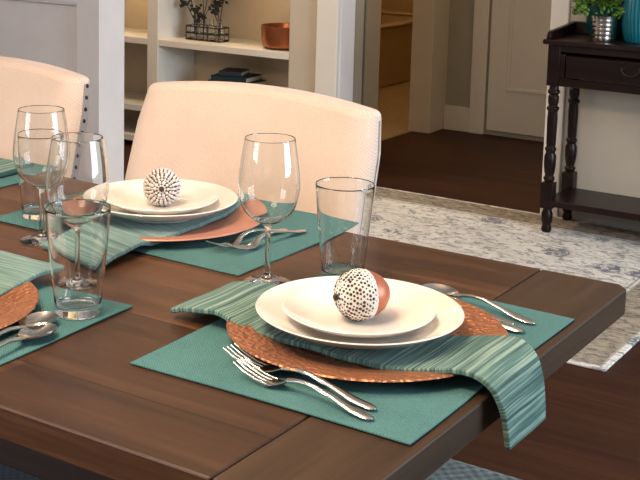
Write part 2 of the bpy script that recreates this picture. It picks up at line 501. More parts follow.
def sprig(loc, heads, seed, label):
    r = random.Random(seed)
    t = empty('dried_sprig', loc, label, 'dried flowers', 'dried sprigs in the wire basket bottles')
    bm = bmesh.new()
    tips = []
    for k, (ddx, ddz) in enumerate(heads):
        tip = Vector((ddx, r.uniform(-.012, .012), ddz))
        add_tube(bm, [(0, 0, 0), (ddx*.15, 0, ddz*.5), tuple(tip)], .0022, 6); tips.append(tip)
    build('stem', bm, M['sprig'], t)
    bm = bmesh.new()
    for tip in tips:
        for q in range(22):
            p = tip + Vector((r.gauss(0, .014), r.gauss(0, .012), r.gauss(0, .012)))
            res = bmesh.ops.create_icosphere(bm, subdivisions=1, radius=r.uniform(.008, .013))
            bmesh.ops.scale(bm, verts=res['verts'], vec=(1, .8, .6))
            bmesh.ops.rotate(bm, verts=res['verts'], matrix=Euler((r.uniform(-1, 1), r.uniform(-1, 1), 0)).to_matrix())
            bmesh.ops.translate(bm, verts=res['verts'], vec=p)
    build('flower_head', bm, M['sprig'], t)
sprig((-3.793, 5.09, .590), ((-.055, .165), (.0, .130), (-.035, .215), (.030, .095)), 3, 'dried dark sprig with a low leafy head, in the basket bottle nearest the panelled wall')
sprig((-3.741, 5.09, .590), ((.025, .21), (-.010, .255), (.060, .20)), 5, 'tall dried dark sprig in the second basket bottle from the panelled wall')
sprig((-3.637, 5.09, .590), ((-.045, .135), (.016, .20), (-.028, .165), (.035, .25)), 12, 'dried dark sprig in the basket bottle nearest the copper bowl')

def book(loc, w, d, h, cover, label, rz):
    t = empty('book', loc, label, 'book', 'dark books lying on the lower shelf', rz)
    bm = bmesh.new()
    add_box(bm, -w/2, w/2, -d/2, d/2, 0, .003); add_box(bm, -w/2, w/2, -d/2, d/2, h-.003, h); add_box(bm, -w/2, w/2, -d/2, -d/2+.003, .003, h-.003)
    build('cover', bm, cover, t, bevel=.001)
    build('pages', box(-w/2+.004, w/2-.004, -d/2+.003, d/2-.005, .003, h-.003), M['page'], t, smooth=False)
z = .2212
for (w, d, h, c, lab, rz, dx) in (
    (.29, .22, .046, 'book_blue', 'slate grey book at the bottom of the shelf stack', .03, 0),
    (.28, .21, .042, 'book_dark', 'charcoal book second from the bottom of the shelf stack', -.04, .0),
    (.27, .21, .042, 'book_blue', 'slate grey book in the middle of the shelf stack', .06, .01),
    (.225, .19, .036, 'book_dark', 'wide charcoal book just under the two topmost books', -.05, .0),
    (.20, .17, .026, 'book_teal', 'deep teal book directly under the topmost book', .10, -.005),
    (.12, .14, .022, 'book_dark', 'small charcoal book on top of the shelf stack', .3, -.02)):
    book((-3.525+dx, 5.09, z), w, d, h, M[c], lab, rz); z += h + .0003

# ------------------------------------------------------------------ rug
bm = box(-RUG[0], RUG[0], -RUG[1], RUG[1], 0, .008)
rug = build('area_rug', bm, M['rug'], loc=(-1.055-RUG[0], 3.375+RUG[1]-.003, .0005), smooth=False, bevel=.003)
tag(rug, 'distressed cream and blue-grey patterned rug lying between dining table and console', 'rug')

# ------------------------------------------------------------------ console table
CT = (-1.30, 4.80, 0)
ct = empty('console_table', CT, 'dark mahogany console table with turned legs against the back wall', 'console table')
ct.location.z = .0088; ct.scale = (1, 1, .9887)
X0, X1, Y0, Y1 = -1.765, -.83, 4.650, 4.936
bm = bmesh.new(); add_box(bm, X0-.012, X1+.012, Y0-.016, Y1+.001, .758, .778)
build('top', bm, M['mahogany'], ct, off=CT, bevel=.007, seg=3)
bm = bmesh.new()
for xs in (X0-.002, X1-.016):                                  # end gallery boards, scrolled lower at the front
    prof = [(Y0+.0, .778), (Y0+.0, .792), (Y0+.012, .806), (Y0+.03, .810), (Y0+.12, .816), (Y1, .828), (Y1, .778)]
    A = [bm.verts.new((xs, y, z)) for y, z in prof]; B = [bm.verts.new((xs+.018, y, z)) for y, z in prof]
    bm.faces.new(A); bm.faces.new(B[::-1])
    for i in range(len(A)):
        j = (i+1) % len(A); bm.faces.new((A[i], A[j], B[j], B[i]))
add_box(bm, X0+.008, X1-.008, Y1-.018, Y1, .778, .828)
build('gallery', bm, M['mahogany'], ct, off=CT, bevel=.003)
bm = bmesh.new()
add_box(bm, X0+.02, X0+.04, Y0+.03, Y1-.02, .60, .758); add_box(bm, X1-.04, X1-.02, Y0+.03, Y1-.02, .60, .758)
add_box(bm, X0+.03, X1-.03, Y1-.03, Y1-.01, .60, .758)
add_box(bm, X0+.03, X1-.03, Y0+.008, Y0+.024, .595, .628); add_box(bm, X0+.03, X1-.03, Y0+.008, Y0+.024, .730, .758)
add_box(bm, X0+.03, X0+.075, Y0+.008, Y0+.024, .628, .722); add_box(bm, X1-.075, X1-.03, Y0+.008, Y0+.024, .628, .722)
build('apron', bm, M['mahogany'], ct, off=CT, bevel=.003)
dr = build('drawer', box(X0+.078, X1-.078, Y0+.004, Y0+.2, .631, .719), M['mahogany'], ct, off=CT, bevel=.004)
for hxp in (-1.43, -1.17):
    bm = bmesh.new()
    for s in (-.032, .032):
        add_loft(bm, [((hxp+s, Y0+.004, .690), (.008, 0, 0), (0, 0, .008)), ((hxp+s, Y0-.010, .690), (.005, 0, 0), (0, 0, .005))], 12)
    add_tube(bm, [(hxp+.034*math.cos(a), Y0-.012, .690-.026*math.sin(a)) for a in [PI*i/12 for i in range(13)]], .003, 8)
    h = build('handle', bm, M['wire'], dr, off=CT)
LEG = [(0, 0), (.017, 0), (.021, .012), (.016, .03), (.022, .045), (.0225, .075), (.017, .088), (.017, .10)]
LEG2 = [(.017, .20), (.016, .205), (.022, .216), (.022, .222), (.016, .23), (.020, .245), (.0235, .275), (.0235, .31), (.018, .322), (.018, .327), (.0225, .335), (.0225, .341), (.017, .348),
        (.0185, .36), (.0205, .46), (.0185, .49), (.024, .498), (.024, .506), (.017, .512), (.021, .53), (.021, .55), (.016, .557), (.0235, .565), (.0235, .573), (.018, .58), (.018, .60)]
def turned_leg(x, y):
    bm = bmesh.new()
    add_lathe(bm, LEG, n=24, cx=x, cy=y); add_box(bm, x-.024, x+.024, y-.024, y+.024, .098, .203)
    add_lathe(bm, LEG2, n=24, cx=x, cy=y); add_box(bm, x-.024, x+.024, y-.024, y+.024, .594, .758)
    build('leg', bm, M['mahogany'], ct, off=CT, bevel=.0015)
for x in (X0+.030, X1-.030):
    for y in (Y0+.028, Y1-.026): turned_leg(x, y)
build('shelf', box(X0+.02, X1-.02, Y0+.006, Y1-.004, .108, .134), M['mahogany'], ct, off=CT, bevel=.004)

# things on the console
def ribbed_cup(loc):
    prof = [(0, 0), (.036, 0), (.038, .004)]
    for i in range(1, 6):
        zz = .006 + i*.0165
        prof += [(.0375+i*.0010, zz-.0125), (.0392+i*.0010, zz-.008), (.0375+i*.0010, zz-.002)]
    prof += [(.0445, .094), (.045, .099), (.042, .099), (.040, .088), (.034, .010), (0, .008)]
    o = build('ribbed_cup', lathe(prof, n=48), M['silver'], loc=loc)
    tag(o, 'small shiny silver ribbed cup standing before the leafy plant on the console', 'cup')
ribbed_cup((-1.570, 4.722, 0.7785))
def potted_plant(loc):
    t = empty('potted_plant', loc, 'bushy bright green plant in a dark green flared pot on the console', 'plant')
    build('pot', lathe([(0, 0), (.050, 0), (.054, .006), (.068, .06), (.078, .115), (.080, .132), (.076, .132), (.073, .115), (.063, .06), (.048, .012), (0, .010)], n=48), M['teal_dark'], t)
    build('soil', lathe([(0, .1105), (.0705, .1105), (.06, .116), (0, .118)], n=24), M['soil'], t)
    r = random.Random(4); bm = bmesh.new()
    for k in range(1400):
        a = r.uniform(0, 2*PI); el = r.uniform(-.45, 1.5); R = .118*(.40+.60*r.random()**.45)
        p = Vector((R*math.cos(el)*math.cos(a), R*math.cos(el)*math.sin(a)*.75, .135 + R*math.sin(el)*.9))
        d = Vector((math.cos(a)*math.cos(el), math.sin(a)*math.cos(el)*.7, math.sin(el)+.2)).normalized()
        d = (d + Vector((r.gauss(0, .5), r.gauss(0, .5), r.gauss(0, .4)))).normalized()
        s = d.cross(Vector((r.gauss(0, 1), r.gauss(0, 1), r.gauss(0, 1)))).normalized()
        n = s.cross(d); L = r.uniform(.014, .026); w = L*.36
        vs = [bm.verts.new(p + d*L*q + s*w*ww + n*L*cc) for q, ww, cc in
              ((0, 0, 0), (.35, 1, .06), (.75, .75, .04), (1, 0, -.08), (.75, -.75, .04), (.35, -1, .06))]
        m = bm.verts.new(p + d*L*.5 - n*L*.06)
        for i in range(6): bm.faces.new((vs[i], vs[(i+1) % 6], m))
    for k in range(16):
        a = 2*PI*k/16; add_tube(bm, [(.01*math.cos(a), .01*math.sin(a), .11), (.05*math.cos(a), .035*math.sin(a), .17), (.09*math.cos(a), .06*math.sin(a), .2)], .0016, 5)
    build('foliage', bm, M['leaf'], t, smooth=False)
potted_plant((-1.596, 4.812, 0.7785))
bm = lathe([(0, 0), (.075, 0), (.080, .006), (.088, .05), (.094, .11), (.092, .2), (.08, .25), (.072, .262), (.066, .262), (.074, .245), (.086, .2), (.088, .11), (.074, .012), (0, .01)], n=144,
           flute=lambda a, k, r, z: (.0022*math.cos(a*36) if 2 <= k <= 7 else 0))
o = build('ribbed_vase', bm, M['teal'], loc=(-1.436, 4.822, 0.7785))
tag(o, 'turquoise vertically ribbed vase on the console, right of the small plant', 'vase')

# ------------------------------------------------------------------ dining table
DT = (-1.75, 1.37, 0)
dt = empty('dining_table', DT, 'long dark walnut plank dining table with breadboard end', 'dining table')
XE, YN, YF, XS = -.536, .938, 1.805, -.673
o = build('tabletop', box(-2.98, XS-.0009, YN, YF, TZ-.040, TZ), M['table'], dt, smooth=False, bevel=.0025)
def breadboard(x0, x1, far_x):
    bm = bmesh.new(); c = .016
    if far_x > 0: pts = [(x0, YN), (x1-c, YN), (x1, YN+c), (x1, YF-c), (x1-c, YF), (x0, YF)]
    else: pts = [(x1, YN), (x1, YF), (x0+c, YF), (x0, YF-c), (x0, YN+c), (x0+c, YN)]
    A = [bm.verts.new((x, y, TZ)) for x, y in pts]; B = [bm.verts.new((x, y, TZ-.040)) for x, y in pts]
    bm.faces.new(A); bm.faces.new(B[::-1])
    for i in range(len(A)):
        j = (i+1) % len(A); bm.faces.new((A[i], A[j], B[j], B[i]))
    build('breadboard_end', bm, M['bread'], dt, smooth=False, bevel=.0025)
breadboard(XS+.0009, XE, 1); breadboard(-3.12, -2.9818, -1)
bm = bmesh.new()
add_box(bm, -2.90, -.82, YN+.09, YN+.112, .63, TZ-.040); add_box(bm, -2.90, -.82, YF-.112, YF-.09, .63, TZ-.040)
add_box(bm, -.842, -.82, YN+.112, YF-.112, .63, TZ-.040); add_box(bm, -2.90, -2.878, YN+.112, YF-.112, .63, TZ-.040)
build('apron', bm, M['apron'], dt, smooth=False, bevel=.002)
for (x, y) in ((-.885, YN+.125), (-.885, YF-.125), (-2.84, YN+.10), (-2.84, YF-.10)):
    bm = bmesh.new(); add_box(bm, x-.042, x+.042, y-.042, y+.042, .48, TZ-.040)
    q = add_box(bm, x-.042, x+.042, y-.042, y+.042, 0, .48)
    for v in q:
        if v.co.z < .1: v.co.x = x + (v.co.x-x)*.7; v.co.y = y + (v.co.y-y)*.7
    build('leg', bm, M['apron'], dt, smooth=False, bevel=.003)
for ch in dt.children:       # meshes were drawn in room coordinates
    ch.location = (-DT[0], -DT[1], -DT[2])

# ------------------------------------------------------------------ chairs
def cream_chair(loc, rz, label):
    """faces -Y locally; origin on the floor under the seat centre; seat front at -Y."""
    t = empty('upholstered_chair', loc, label, 'chair', 'cream linen dining chairs', rz); t.scale = (1, 1, .996)
    W, TH = .279, .085
    def P(u, v, w):       # u -1..1, v 0..1 , w 0 front .. 1 back
        wid = W*(1.0 + .03*(1-v)) - .012*max(0, v-.85)/.15
        x = u*wid
        z = .40 + v*.531 + .018*(1-u*u)*v
        y = .160 + .170*v + .030*(1-u*u)*v*.9 + w*TH*(1-.25*v) + (1-w)*.030*(max(0, abs(u)-.80)/.20)**2
        return Vector((x, y, z))
    nu, nv = 40, 14
    bm = bmesh.new()
    F = [[bm.verts.new(P(-1+2*i/nu, j/nv, 0)) for j in range(nv+1)] for i in range(nu+1)]
    B = [[bm.verts.new(P(-1+2*i/nu, j/nv, 1)) for j in range(nv+1)] for i in range(nu+1)]
    for i in range(nu):
        for j in range(nv):
            bm.faces.new((F[i][j], F[i+1][j], F[i+1][j+1], F[i][j+1])); bm.faces.new((B[i][j+1], B[i+1][j+1], B[i+1][j], B[i][j]))
    for j in range(nv):
        bm.faces.new((F[0][j], F[0][j+1], B[0][j+1], B[0][j])); bm.faces.new((F[nu][j+1], F[nu][j], B[nu][j], B[nu][j+1]))
    for i in range(nu):
        bm.faces.new((F[i][nv], F[i+1][nv], B[i+1][nv], B[i][nv])); bm.faces.new((F[i+1][0], F[i][0], B[i][0], B[i+1][0]))
    bk = build('backrest', bm, M['linen'], t, bevel=.020, seg=4, angle=60)
    for s in (-1, 1):       # seam piping round the side panels and the row of nails
        bm = bmesh.new()
        add_tube(bm, [P(s*1.003, .02+.95*j/20, .45) for j in range(0, 21)], .0013, 6)
        build('piping', bm, M['piping'], bk)
        bm = bmesh.new()
        for j in range(21):
            p = P(s, .04 + .925*j/20, .52) + Vector((s*.0005, 0, 0))
            r = bmesh.ops.create_icosphere(bm, subdivisions=2, radius=.0058)
            bmesh.ops.scale(bm, verts=r['verts'], vec=(.5, 1, 1)); bmesh.ops.translate(bm, verts=r['verts'], vec=p)
        build('nailhead_trim', bm, M['nail'], bk)
        bm = bmesh.new()
        for w0, w1 in ((.28, .86),):
            L = [[bm.verts.new(P(s, .02+.955*j/20, w) + Vector((s*d, 0, 0))) for w, d in ((w0, -.001), (w0, .002), (w1, .002), (w1, -.001))] for j in range(21)]
            for A, B in zip(L, L[1:]):
                for i in range(4): bm.faces.new((A[i], A[(i+1) % 4], B[(i+1) % 4], B[i]))
            bm.faces.new(L[0]); bm.faces.new(L[-1])
        build('shaded_edge', bm, M['edge'], bk)  # thin overlay, shade of the chair side as grey colour
    build('seat', box(-.285, .285, -.29, .30, .37, .485), M['linen'], t, bevel=.03, seg=4)
    for (x, y) in ((-.24, -.24), (.24, -.24), (-.24, .26), (.24, .26)):
        bm = bmesh.new(); q = add_box(bm, x-.023, x+.023, y-.023, y+.023, 0, .37)
        for v in q:
            if v.co.z < .1: v.co.x = x + (v.co.x-x)*.65 ; v.co.y = y + (v.co.y-y)*.65 + (.03 if y > 0 else 0)
        build('leg', bm, M['leg_wood'], t, smooth=False, bevel=.003)
    return t, P
c1, PC = cream_chair((-1.352, 1.655, 0), 0, 'cream linen chair behind the plates with the speckled acorn, small dark button on its back')
bm = bmesh.new(); p = PC(-.83, .60, 0)
r = bmesh.ops.create_icosphere(bm, subdivisions=2, radius=.0042); bmesh.ops.scale(bm, verts=r['verts'], vec=(1, .6, 1)); bmesh.ops.translate(bm, verts=r['verts'], vec=p)
build('button', bm, M['nail'], [c for c in c1.children if c.name.startswith('backrest')][0])
c2 = dup(c1); c2.location = (-2.078, 1.662, 0); c2.scale = (1, 1, .985)
for ch in list(c2.children_recursive):
    if ch.name.startswith(('button', 'piping')): bpy.data.objects.remove(ch)
for ch in list(c1.children_recursive):
    if ch.name.startswith(('nailhead', 'shaded_edge')): bpy.data.objects.remove(ch)
tag(c2, 'cream linen chair with dark nailhead edge, in front of the white panelled wall')

def stool(loc, hx, hy, mat, label):
    t = empty('upholstered_stool', loc, label, 'stool', 'low woven seats pushed under the table')
    build('seat', box(-hx, hx, -hy, hy, .36, .47), mat, t, bevel=.022, seg=4)
    for x in (-hx+.05, hx-.05):
        for y in (-hy+.05, hy-.05):
            bm = bmesh.new(); q = add_box(bm, x-.022, x+.022, y-.022, y+.022, 0, .36)
            for v in q:
                if v.co.z < .1: v.co.x = x+(v.co.x-x)*.65; v.co.y = y+(v.co.y-y)*.65
            build('leg', bm, M['leg_wood'], t, smooth=False, bevel=.003)
stool((-.60, 1.37, 0), .215, .335, M['grey_weave'], 'light grey woven seat tucked under the end of the table')
stool((-1.29, 1.085, 0), .31, .265, M['shaded_weave'], 'grey woven seat with shade in its colour under the long side of the table')

# ------------------------------------------------------------------ placemats
def placemat(x0, x1, y0, y1, label, rz=0, seed=0):
    cx, cy = (x0+x1)/2, (y0+y1)/2; hx, hy = (x1-x0)/2, (y1-y0)/2
    r = random.Random(seed)
    ph = [r.uniform(0, 6) for _ in range(4)]
    def P(u, v):
        x, y = -hx+2*hx*u, -hy+2*hy*v
        z = .0030 + .0007*math.sin(9*x+ph[0])*math.sin(11*y+ph[1])
        return (x + .0012*math.sin(14*y+ph[2]), y + .0012*math.sin(13*x+ph[3]), z)
    bm = bmesh.new(); add_grid_solid(bm, P, 30, 24, .0022)
    o = build('placemat', bm, M['mat'], loc=(cx, cy, TZ+.0003), rot=(0, 0, rz), bevel=.0006)
    tag(o, label, 'placemat', 'teal placemats')
placemat(-.926, -.549, 1.119, 1.603, 'teal placemat at the table end, under the hammered copper charger and forks', 0, 1)
placemat(-1.535, -1.018, 1.484, 1.858, 'teal placemat before the cream chair, under the smooth copper charger', 0, 2)
placemat(-1.535, -1.047, .905, 1.272, 'teal placemat under the pint glass and the pair of spoons', .03, 3)
placemat(-2.21, -1.690, 1.455, 1.825, 'teal placemat partly seen behind the back wine glass and pint glass', 0, 4)

# ------------------------------------------------------------------ chargers
CH = [(0, .0), (.108, .0), (.120, .0035), (.150, .0105), (.176, .0145), (.1785, .0160), (.177, .0178), (.150, .0140), (.119, .0066), (.107, .0030), (0, .0030)]
ch0 = build('charger_plate', lathe(CH, n=96), M['charger'])
ch0.location = (-.733, 1.357, TZ+.0042)
tag(ch0, 'hammered copper charger at the table end, under the plates with copper acorn', 'charger', 'copper chargers')
c = build('charger_plate', lathe(CH, n=96), M['charger_pink'], loc=(-1.293, 1.648, TZ+.0042))
tag(c, 'smooth rose copper charger before the cream chair, under the stacked plates', 'charger', 'copper chargers')
c = dup(ch0); c.location = (-1.275, 1.070, TZ+.0042)
tag(c, 'hammered copper charger beside the pair of spoons, cut by the photo edge', 'charger', 'copper chargers')

# ------------------------------------------------------------------ napkins (folded strips)
def strip(name, path, width, mat, label, along='X', th=.008, nv=12, seed=0, skew=0.0, wav=.0012, endcut=(0, 0), taper=0.0):
    """path: list of (a, z, centre-across) along the strip; along X or Y."""
    r = random.Random(seed); ph = [r.uniform(0, 6) for _ in range(6)]
    # resample
    pts = [Vector(p) for p in path]; fine = []
    for i in range(len(pts)-1):
        p0, p1, p2, p3 = pts[max(i-1, 0)], pts[i], pts[i+1], pts[min(i+2, len(pts)-1)]
        for k in range(8):
            t = k/8
            fine.append(.5*((2*p1) + (p2-p0)*t + (2*p0-5*p1+4*p2-p3)*t*t + (3*p1-p0-3*p2+p3)*t**3))
    fine.append(pts[-1]); n = len(fine)-1
    def P(u, v):
        p = fine[round(u*n)]
        b = (v-.5)*width*(1 - taper*max(0, (u-.72)/.28))
        a = p.x + skew*b*(1 if along == 'X' else 1)
        if u < .02: a += endcut[0]*b
        if u > .98: p = p.copy(); z_add = endcut[1]*b
        else: z_add = 0
        z = p.y + z_add + wav*(math.sin(90*p.x+ph[0]) + math.sin(55*b+40*p.x+ph[1]))*.5
        b += .002*math.sin(28*p.x + ph[2])
        return (a, p.z+b, z) if along == 'X' else (p.z-b, a, z)
    bm = bmesh.new(); add_grid_solid(bm, P, n, nv, th)
    arc = [0.0]
    for i in range(n): arc.append(arc[-1] + math.hypot(fine[i+1].x-fine[i].x, fine[i+1].y-fine[i].y))
    vmap = [(i, j) for i in range(n+1) for j in range(nv+1)] * 2
    bm.verts.ensure_lookup_table(); bm.verts.index_update(); uvl = bm.loops.layers.uv.new('UVMap')
    for f in bm.faces:
        for lp in f.loops:
            k = vmap[lp.vert.index]
            lp[uvl].uv = (arc[k[0]], k[1]*width/nv)
    c = Vector((sum(p.x for p in fine)/len(fine), sum(p.z for p in fine)/len(fine), 0))
    base = (c.x, c.y, TZ) if along == 'X' else (c.y, c.x, TZ)
    o = build(name, bm, mat, off=base, loc=base, bevel=.002, seg=2)
    return tag(o, label, 'napkin', 'teal pleated napkins')
# (along, z top, across)
strip('napkin', [(-.988, .7745, 1.345), (-.965, .7800, 1.345), (-.935, .7860, 1.344), (-.905, .7895, 1.342), (-.875, .7840, 1.340), (-.85, .7772, 1.340), (-.80, .7752, 1.340),
                 (-.70, .7752, 1.340), (-.63, .7765, 1.343), (-.595, .7850, 1.345), (-.57, .7902, 1.345), (-.545, .7895, 1.343), (-.526, .779, 1.342), (-.516, .762, 1.342), (-.510, .740, 1.343), (-.506, .703, 1.345)],
      .142, M['nap'], 'teal pleated napkin under the table-end plates, hanging over the table edge', 'X', .007, seed=1, taper=.22)
strip('napkin', [(1.385, .7710, -1.267), (1.41, .7745, -1.268), (1.44, .7800, -1.270), (1.475, .7842, -1.272), (1.50, .7835, -1.274), (1.53, .7765, -1.276), (1.56, .7752, -1.278), (1.66, .7752, -1.285),
                 (1.74, .7760, -1.29), (1.785, .7815, -1.293), (1.81, .7850, -1.294), (1.83, .7835, -1.294), (1.85, .7735, -1.295)],
      .150, M['nap_y'], 'teal pleated napkin lying under the plates before the cream chair', 'Y', .007, seed=2, skew=.25)
strip('napkin', [(.915, .7740, -1.268), (.94, .7750, -1.268), (.97, .7752, -1.268), (1.0, .7752, -1.268), (1.10, .7752, -1.268), (1.17, .7765, -1.267), (1.205, .784, -1.267), (1.235, .7885, -1.266), (1.27, .788, -1.266), (1.305, .7855, -1.266)],
      .128, M['nap_y'], 'teal pleated napkin across the hammered charger that the photo edge cuts', 'Y', .007, seed=3)
strip('napkin', [(-1.98, .7745, 1.73), (-1.93, .7750, 1.73), (-1.87, .7760, 1.73), (-1.80, .7775, 1.73), (-1.735, .7760, 1.73)],
      .12, M['nap'], 'teal folded napkin lying on the placemat farthest along the table', 'X', .010, seed=4)

# ------------------------------------------------------------------ plates
PL = [(0, .0042), (.062, .0042), (.064, 0), (.071, 0), (.074, .0045), (.092, .0075), (.112, .0145), (.130, .0235), (.1365, .0272), (.1385, .0290), (.1370, .0302), (.130, .0272), (.112, .0185), (.092, .0115), (.078, .0085), (0, .0080)]
SP = [(0, .003), (.046, .003), (.048, 0), (.054, 0), (.057, .0035), (.070, .0062), (.085, .0120), (.095, .0175), (.0990, .0200), (.1005, .0213), (.0992, .0226), (.094, .0205), (.084, .0152), (.069, .0095), (.058, .0070), (0, .0066)]
PZ = TZ + .0166
pl0 = build('dinner_plate', lathe(PL, n=96), M['plate'], loc=(-.742, 1.353, PZ))
tag(pl0, 'large white dinner plate at the table end, under the smaller plate', 'plate', 'white dinner plates')
pl0.scale = (.955, .955, 1)
p = dup(pl0); p.location = (-1.300, 1.653, PZ); tag(p, 'large white dinner plate before the cream chair, under the smaller plate', 'plate')
p = dup(pl0); p.location = (-1.298, 1.062, PZ); tag(p, 'white dinner plate mostly cut off on the charger beside the two spoons', 'plate')
sp0 = build('salad_plate', lathe(SP, n=96), M['plate'], loc=(-.742, 1.351, PZ+.0083))
tag(sp0, 'small white plate holding the copper acorn, topmost at the table end', 'plate', 'white salad plates')
sp0.scale = (.96, .96, 1)
p = dup(sp0); p.location = (-1.297, 1.650, PZ+.0083); tag(p, 'small white plate holding the speckled acorn before the cream chair', 'plate')

# ------------------------------------------------------------------ decorative acorns
def acorn(loc, axis, R, cap_mat, label, ribs):
    """local +Z is the cap (stem) direction."""
    q = Vector((0, 0, 1)).rotation_difference(Vector(axis).normalized())
    t = empty('decorative_acorn', loc, label, 'acorn', 'decorative acorns')
    t.rotation_mode = 'QUATERNION'; t.rotation_quaternion = q
    k = R
    nut = [(0, -1.34), (.05, -1.33), (.2, -1.27), (.45, -1.14), (.68, -.92), (.83, -.66), (.90, -.4), (.90, -.1), (.6, .2), (0, .4)]
    build('nut', lathe([(r*k, z*k) for r, z in nut], n=40), M['nut'], t, angle=80)
    cap = [(0, -.36), (.88, -.40), (.95, -.34), (.99, -.15), (1.0, .0), (.97, .20), (.88, .42), (.72, .63), (.52, .79), (.28, .89), (0, .92)]
    bm = bmesh.new(); add_lathe(bm, [(r*k*(.975 if ribs else 1), z*k*(.975 if ribs else 1)) for r, z in cap], n=40, mi=1 if ribs else 0)
    r = random.Random(2)
    rows = 11 if ribs else 14
    for i in range(rows):
        th = math.radians(-22 + 101*i/(rows-1))
        rr, zz = math.cos(th)*(1.0 if ribs else .985), (.93 if ribs else .915)*math.sin(th)
        n = max(5, int(round(2*PI*rr/.19)))
        if ribs: n = 28 if i < 6 else (20 if i < 9 else 10)
        for j in range(n):
            a = 2*PI*(j + (.5 if (i % 2 and not ribs) else 0) + (0 if ribs else r.uniform(-.2, .2)))/n
            s = k*(.128 if not ribs else .135*min(1, rr*2*PI/n/.20))*r.uniform(.85, 1.12)
            res = bmesh.ops.create_icosphere(bm, subdivisions=1, radius=1)
            if not ribs:
                s = k*r.uniform(.042, .078)
                for f in {f for v in res['verts'] for f in v.link_faces}: f.material_index = 1
            bmesh.ops.scale(bm, verts=res['verts'], vec=(s*.50, s*(.95 if not ribs else .80), s*(.95 if not ribs else .92)))
            mt = Matrix.Rotation(a, 4, 'Z') @ Matrix.Rotation(-th, 4, 'Y')
            bmesh.ops.transform(bm, verts=res['verts'], matrix=mt)
            bmesh.ops.translate(bm, verts=res['verts'], vec=(rr*k*math.cos(a), rr*k*math.sin(a), zz*k))
    build('cap', bm, [cap_mat, M['cap_brown'] if ribs else M['capd']], t, angle=80)
    build('stem', lathe([(0, .85*k), (.11*k, .86*k), (.12*k, .98*k), (.10*k, 1.06*k), (0, 1.08*k)], n=14), M['capd'], t)
AZ = PZ + .0083 + .0070
acorn((-.740, 1.346, AZ+.0336), (-.52, -.85, .02), .0330, M['bead_w'], 'acorn with white beaded cap and copper nut lying on the table-end plate', False)
acorn((-1.296, 1.650, AZ+.0318), (.60, -.79, .10), .0312, M['bead_g'], 'speckled grey-white acorn with its cap facing forward, before the cream chair', True)

# ------------------------------------------------------------------ cutlery (local X from working end to handle end)
def handle_secs(x0, L, up, wide=.0070):
    S = []
    for x, w, zc, th in ((x0, .0042, up, .0022), (x0+.02, .0030, up+.003, .0022), (x0+.040, .0032, up+.0030, .0020), (x0+.070, .0043, up-.001, .0018), (L-.028, wide, .0042, .0016), (L-.010, wide*.98, .0030, .0014), (L-.002, wide*.62, .0026, .0011), (L, wide*.2, .0025, .0008)):
        S.append(((x, 0, zc), (0, w, 0), (0, 0, th)))
    return S
def fork_bm(L=.205):
    bm = bmesh.new()
    add_loft(bm, handle_secs(.078, L, .010), 10)
    add_loft(bm, [((.050, 0, .0035), (0, .0120, 0), (0, 0, .0011)), ((.060, 0, .0036), (0, .0115, 0), (0, 0, .0013)), ((.070, 0, .0060), (0, .0078, 0), (0, 0, .0017)), ((.080, 0, .0102), (0, .0042, 0), (0, 0, .0022))], 10)
    for k in range(4):
        y = -.0096 + k*.0064
        add_loft(bm, [((.055, y, .0035), (0, .0021, 0), (0, 0, .0011)), ((.035, y, .0045), (0, .0019, 0), (0, 0, .0011)), ((.015, y, .0085), (0, .0017, 0), (0, 0, .0010)), ((0, y, .0135), (0, .0009, 0), (0, 0, .0007))], 8)
    return bm
def spoon_bm(L=.19, bl=.060, bw=.0195):
    bm = bmesh.new()
    add_loft(bm, handle_secs(bl+.006, L, .009), 10)
    add_loft(bm, [((bl-.006, 0, .0075), (0, .0060, 0), (0, 0, .0012)), ((bl+.012, 0, .0102), (0, .0036, 0), (0, 0, .0020))], 10)
    def P(u, v):
        a = 2*PI*u; r = v
        x = bl/2 + bl/2*r*math.cos(a); y = bw*r*math.sin(a)*(1 - .16*math.cos(a))
        return (x, y, .0022 + .0062*r*r)
    nu, nv = 36, 8
    top = [[bm.verts.new(Vector(P(i/nu, j/nv)) + Vector((0, 0, .0008))) for j in range(1, nv+1)] for i in range(nu)]
    bot = [[bm.verts.new(Vector(P(i/nu, j/nv)) - Vector((0, 0, .0006))) for j in range(1, nv+1)] for i in range(nu)]
    ct_, cb = bm.verts.new((bl/2, 0, .003)), bm.verts.new((bl/2, 0, .0016))
    for i in range(nu):
        j = (i+1) % nu
        bm.faces.new((ct_, top[i][0], top[j][0])); bm.faces.new((cb, bot[j][0], bot[i][0]))
        for k in range(nv-1):
            bm.faces.new((top[i][k], top[i][k+1], top[j][k+1], top[j][k])); bm.faces.new((bot[i][k], bot[j][k], bot[j][k+1], bot[i][k+1]))
        bm.faces.new((top[i][-1], bot[i][-1], bot[j][-1], top[j][-1]))
    return bm
def knife_bm(L=.225):
    bm = bmesh.new()
    add_loft(bm, [((0, .004, .0022), (0, .002, 0), (0, 0, .0006)), ((.012, .002, .0022), (0, .0065, 0), (0, 0, .0008)), ((.06, 0, .0022), (0, .0098, 0), (0, 0, .0010)), ((.11, 0, .0024), (0, .0095, 0), (0, 0, .0013)),
                  ((.122, 0, .0030), (0, .0055, 0), (0, 0, .0026)), ((.14, 0, .0034), (0, .0058, 0), (0, 0, .0030)), ((L-.03, 0, .0034), (0, .0085, 0), (0, 0, .0031)), ((L-.006, 0, .0030), (0, .0080, 0), (0, 0, .0026)), ((L, 0, .0028), (0, .0045, 0), (0, 0, .0015))], 12)
    return bm
protos = {}
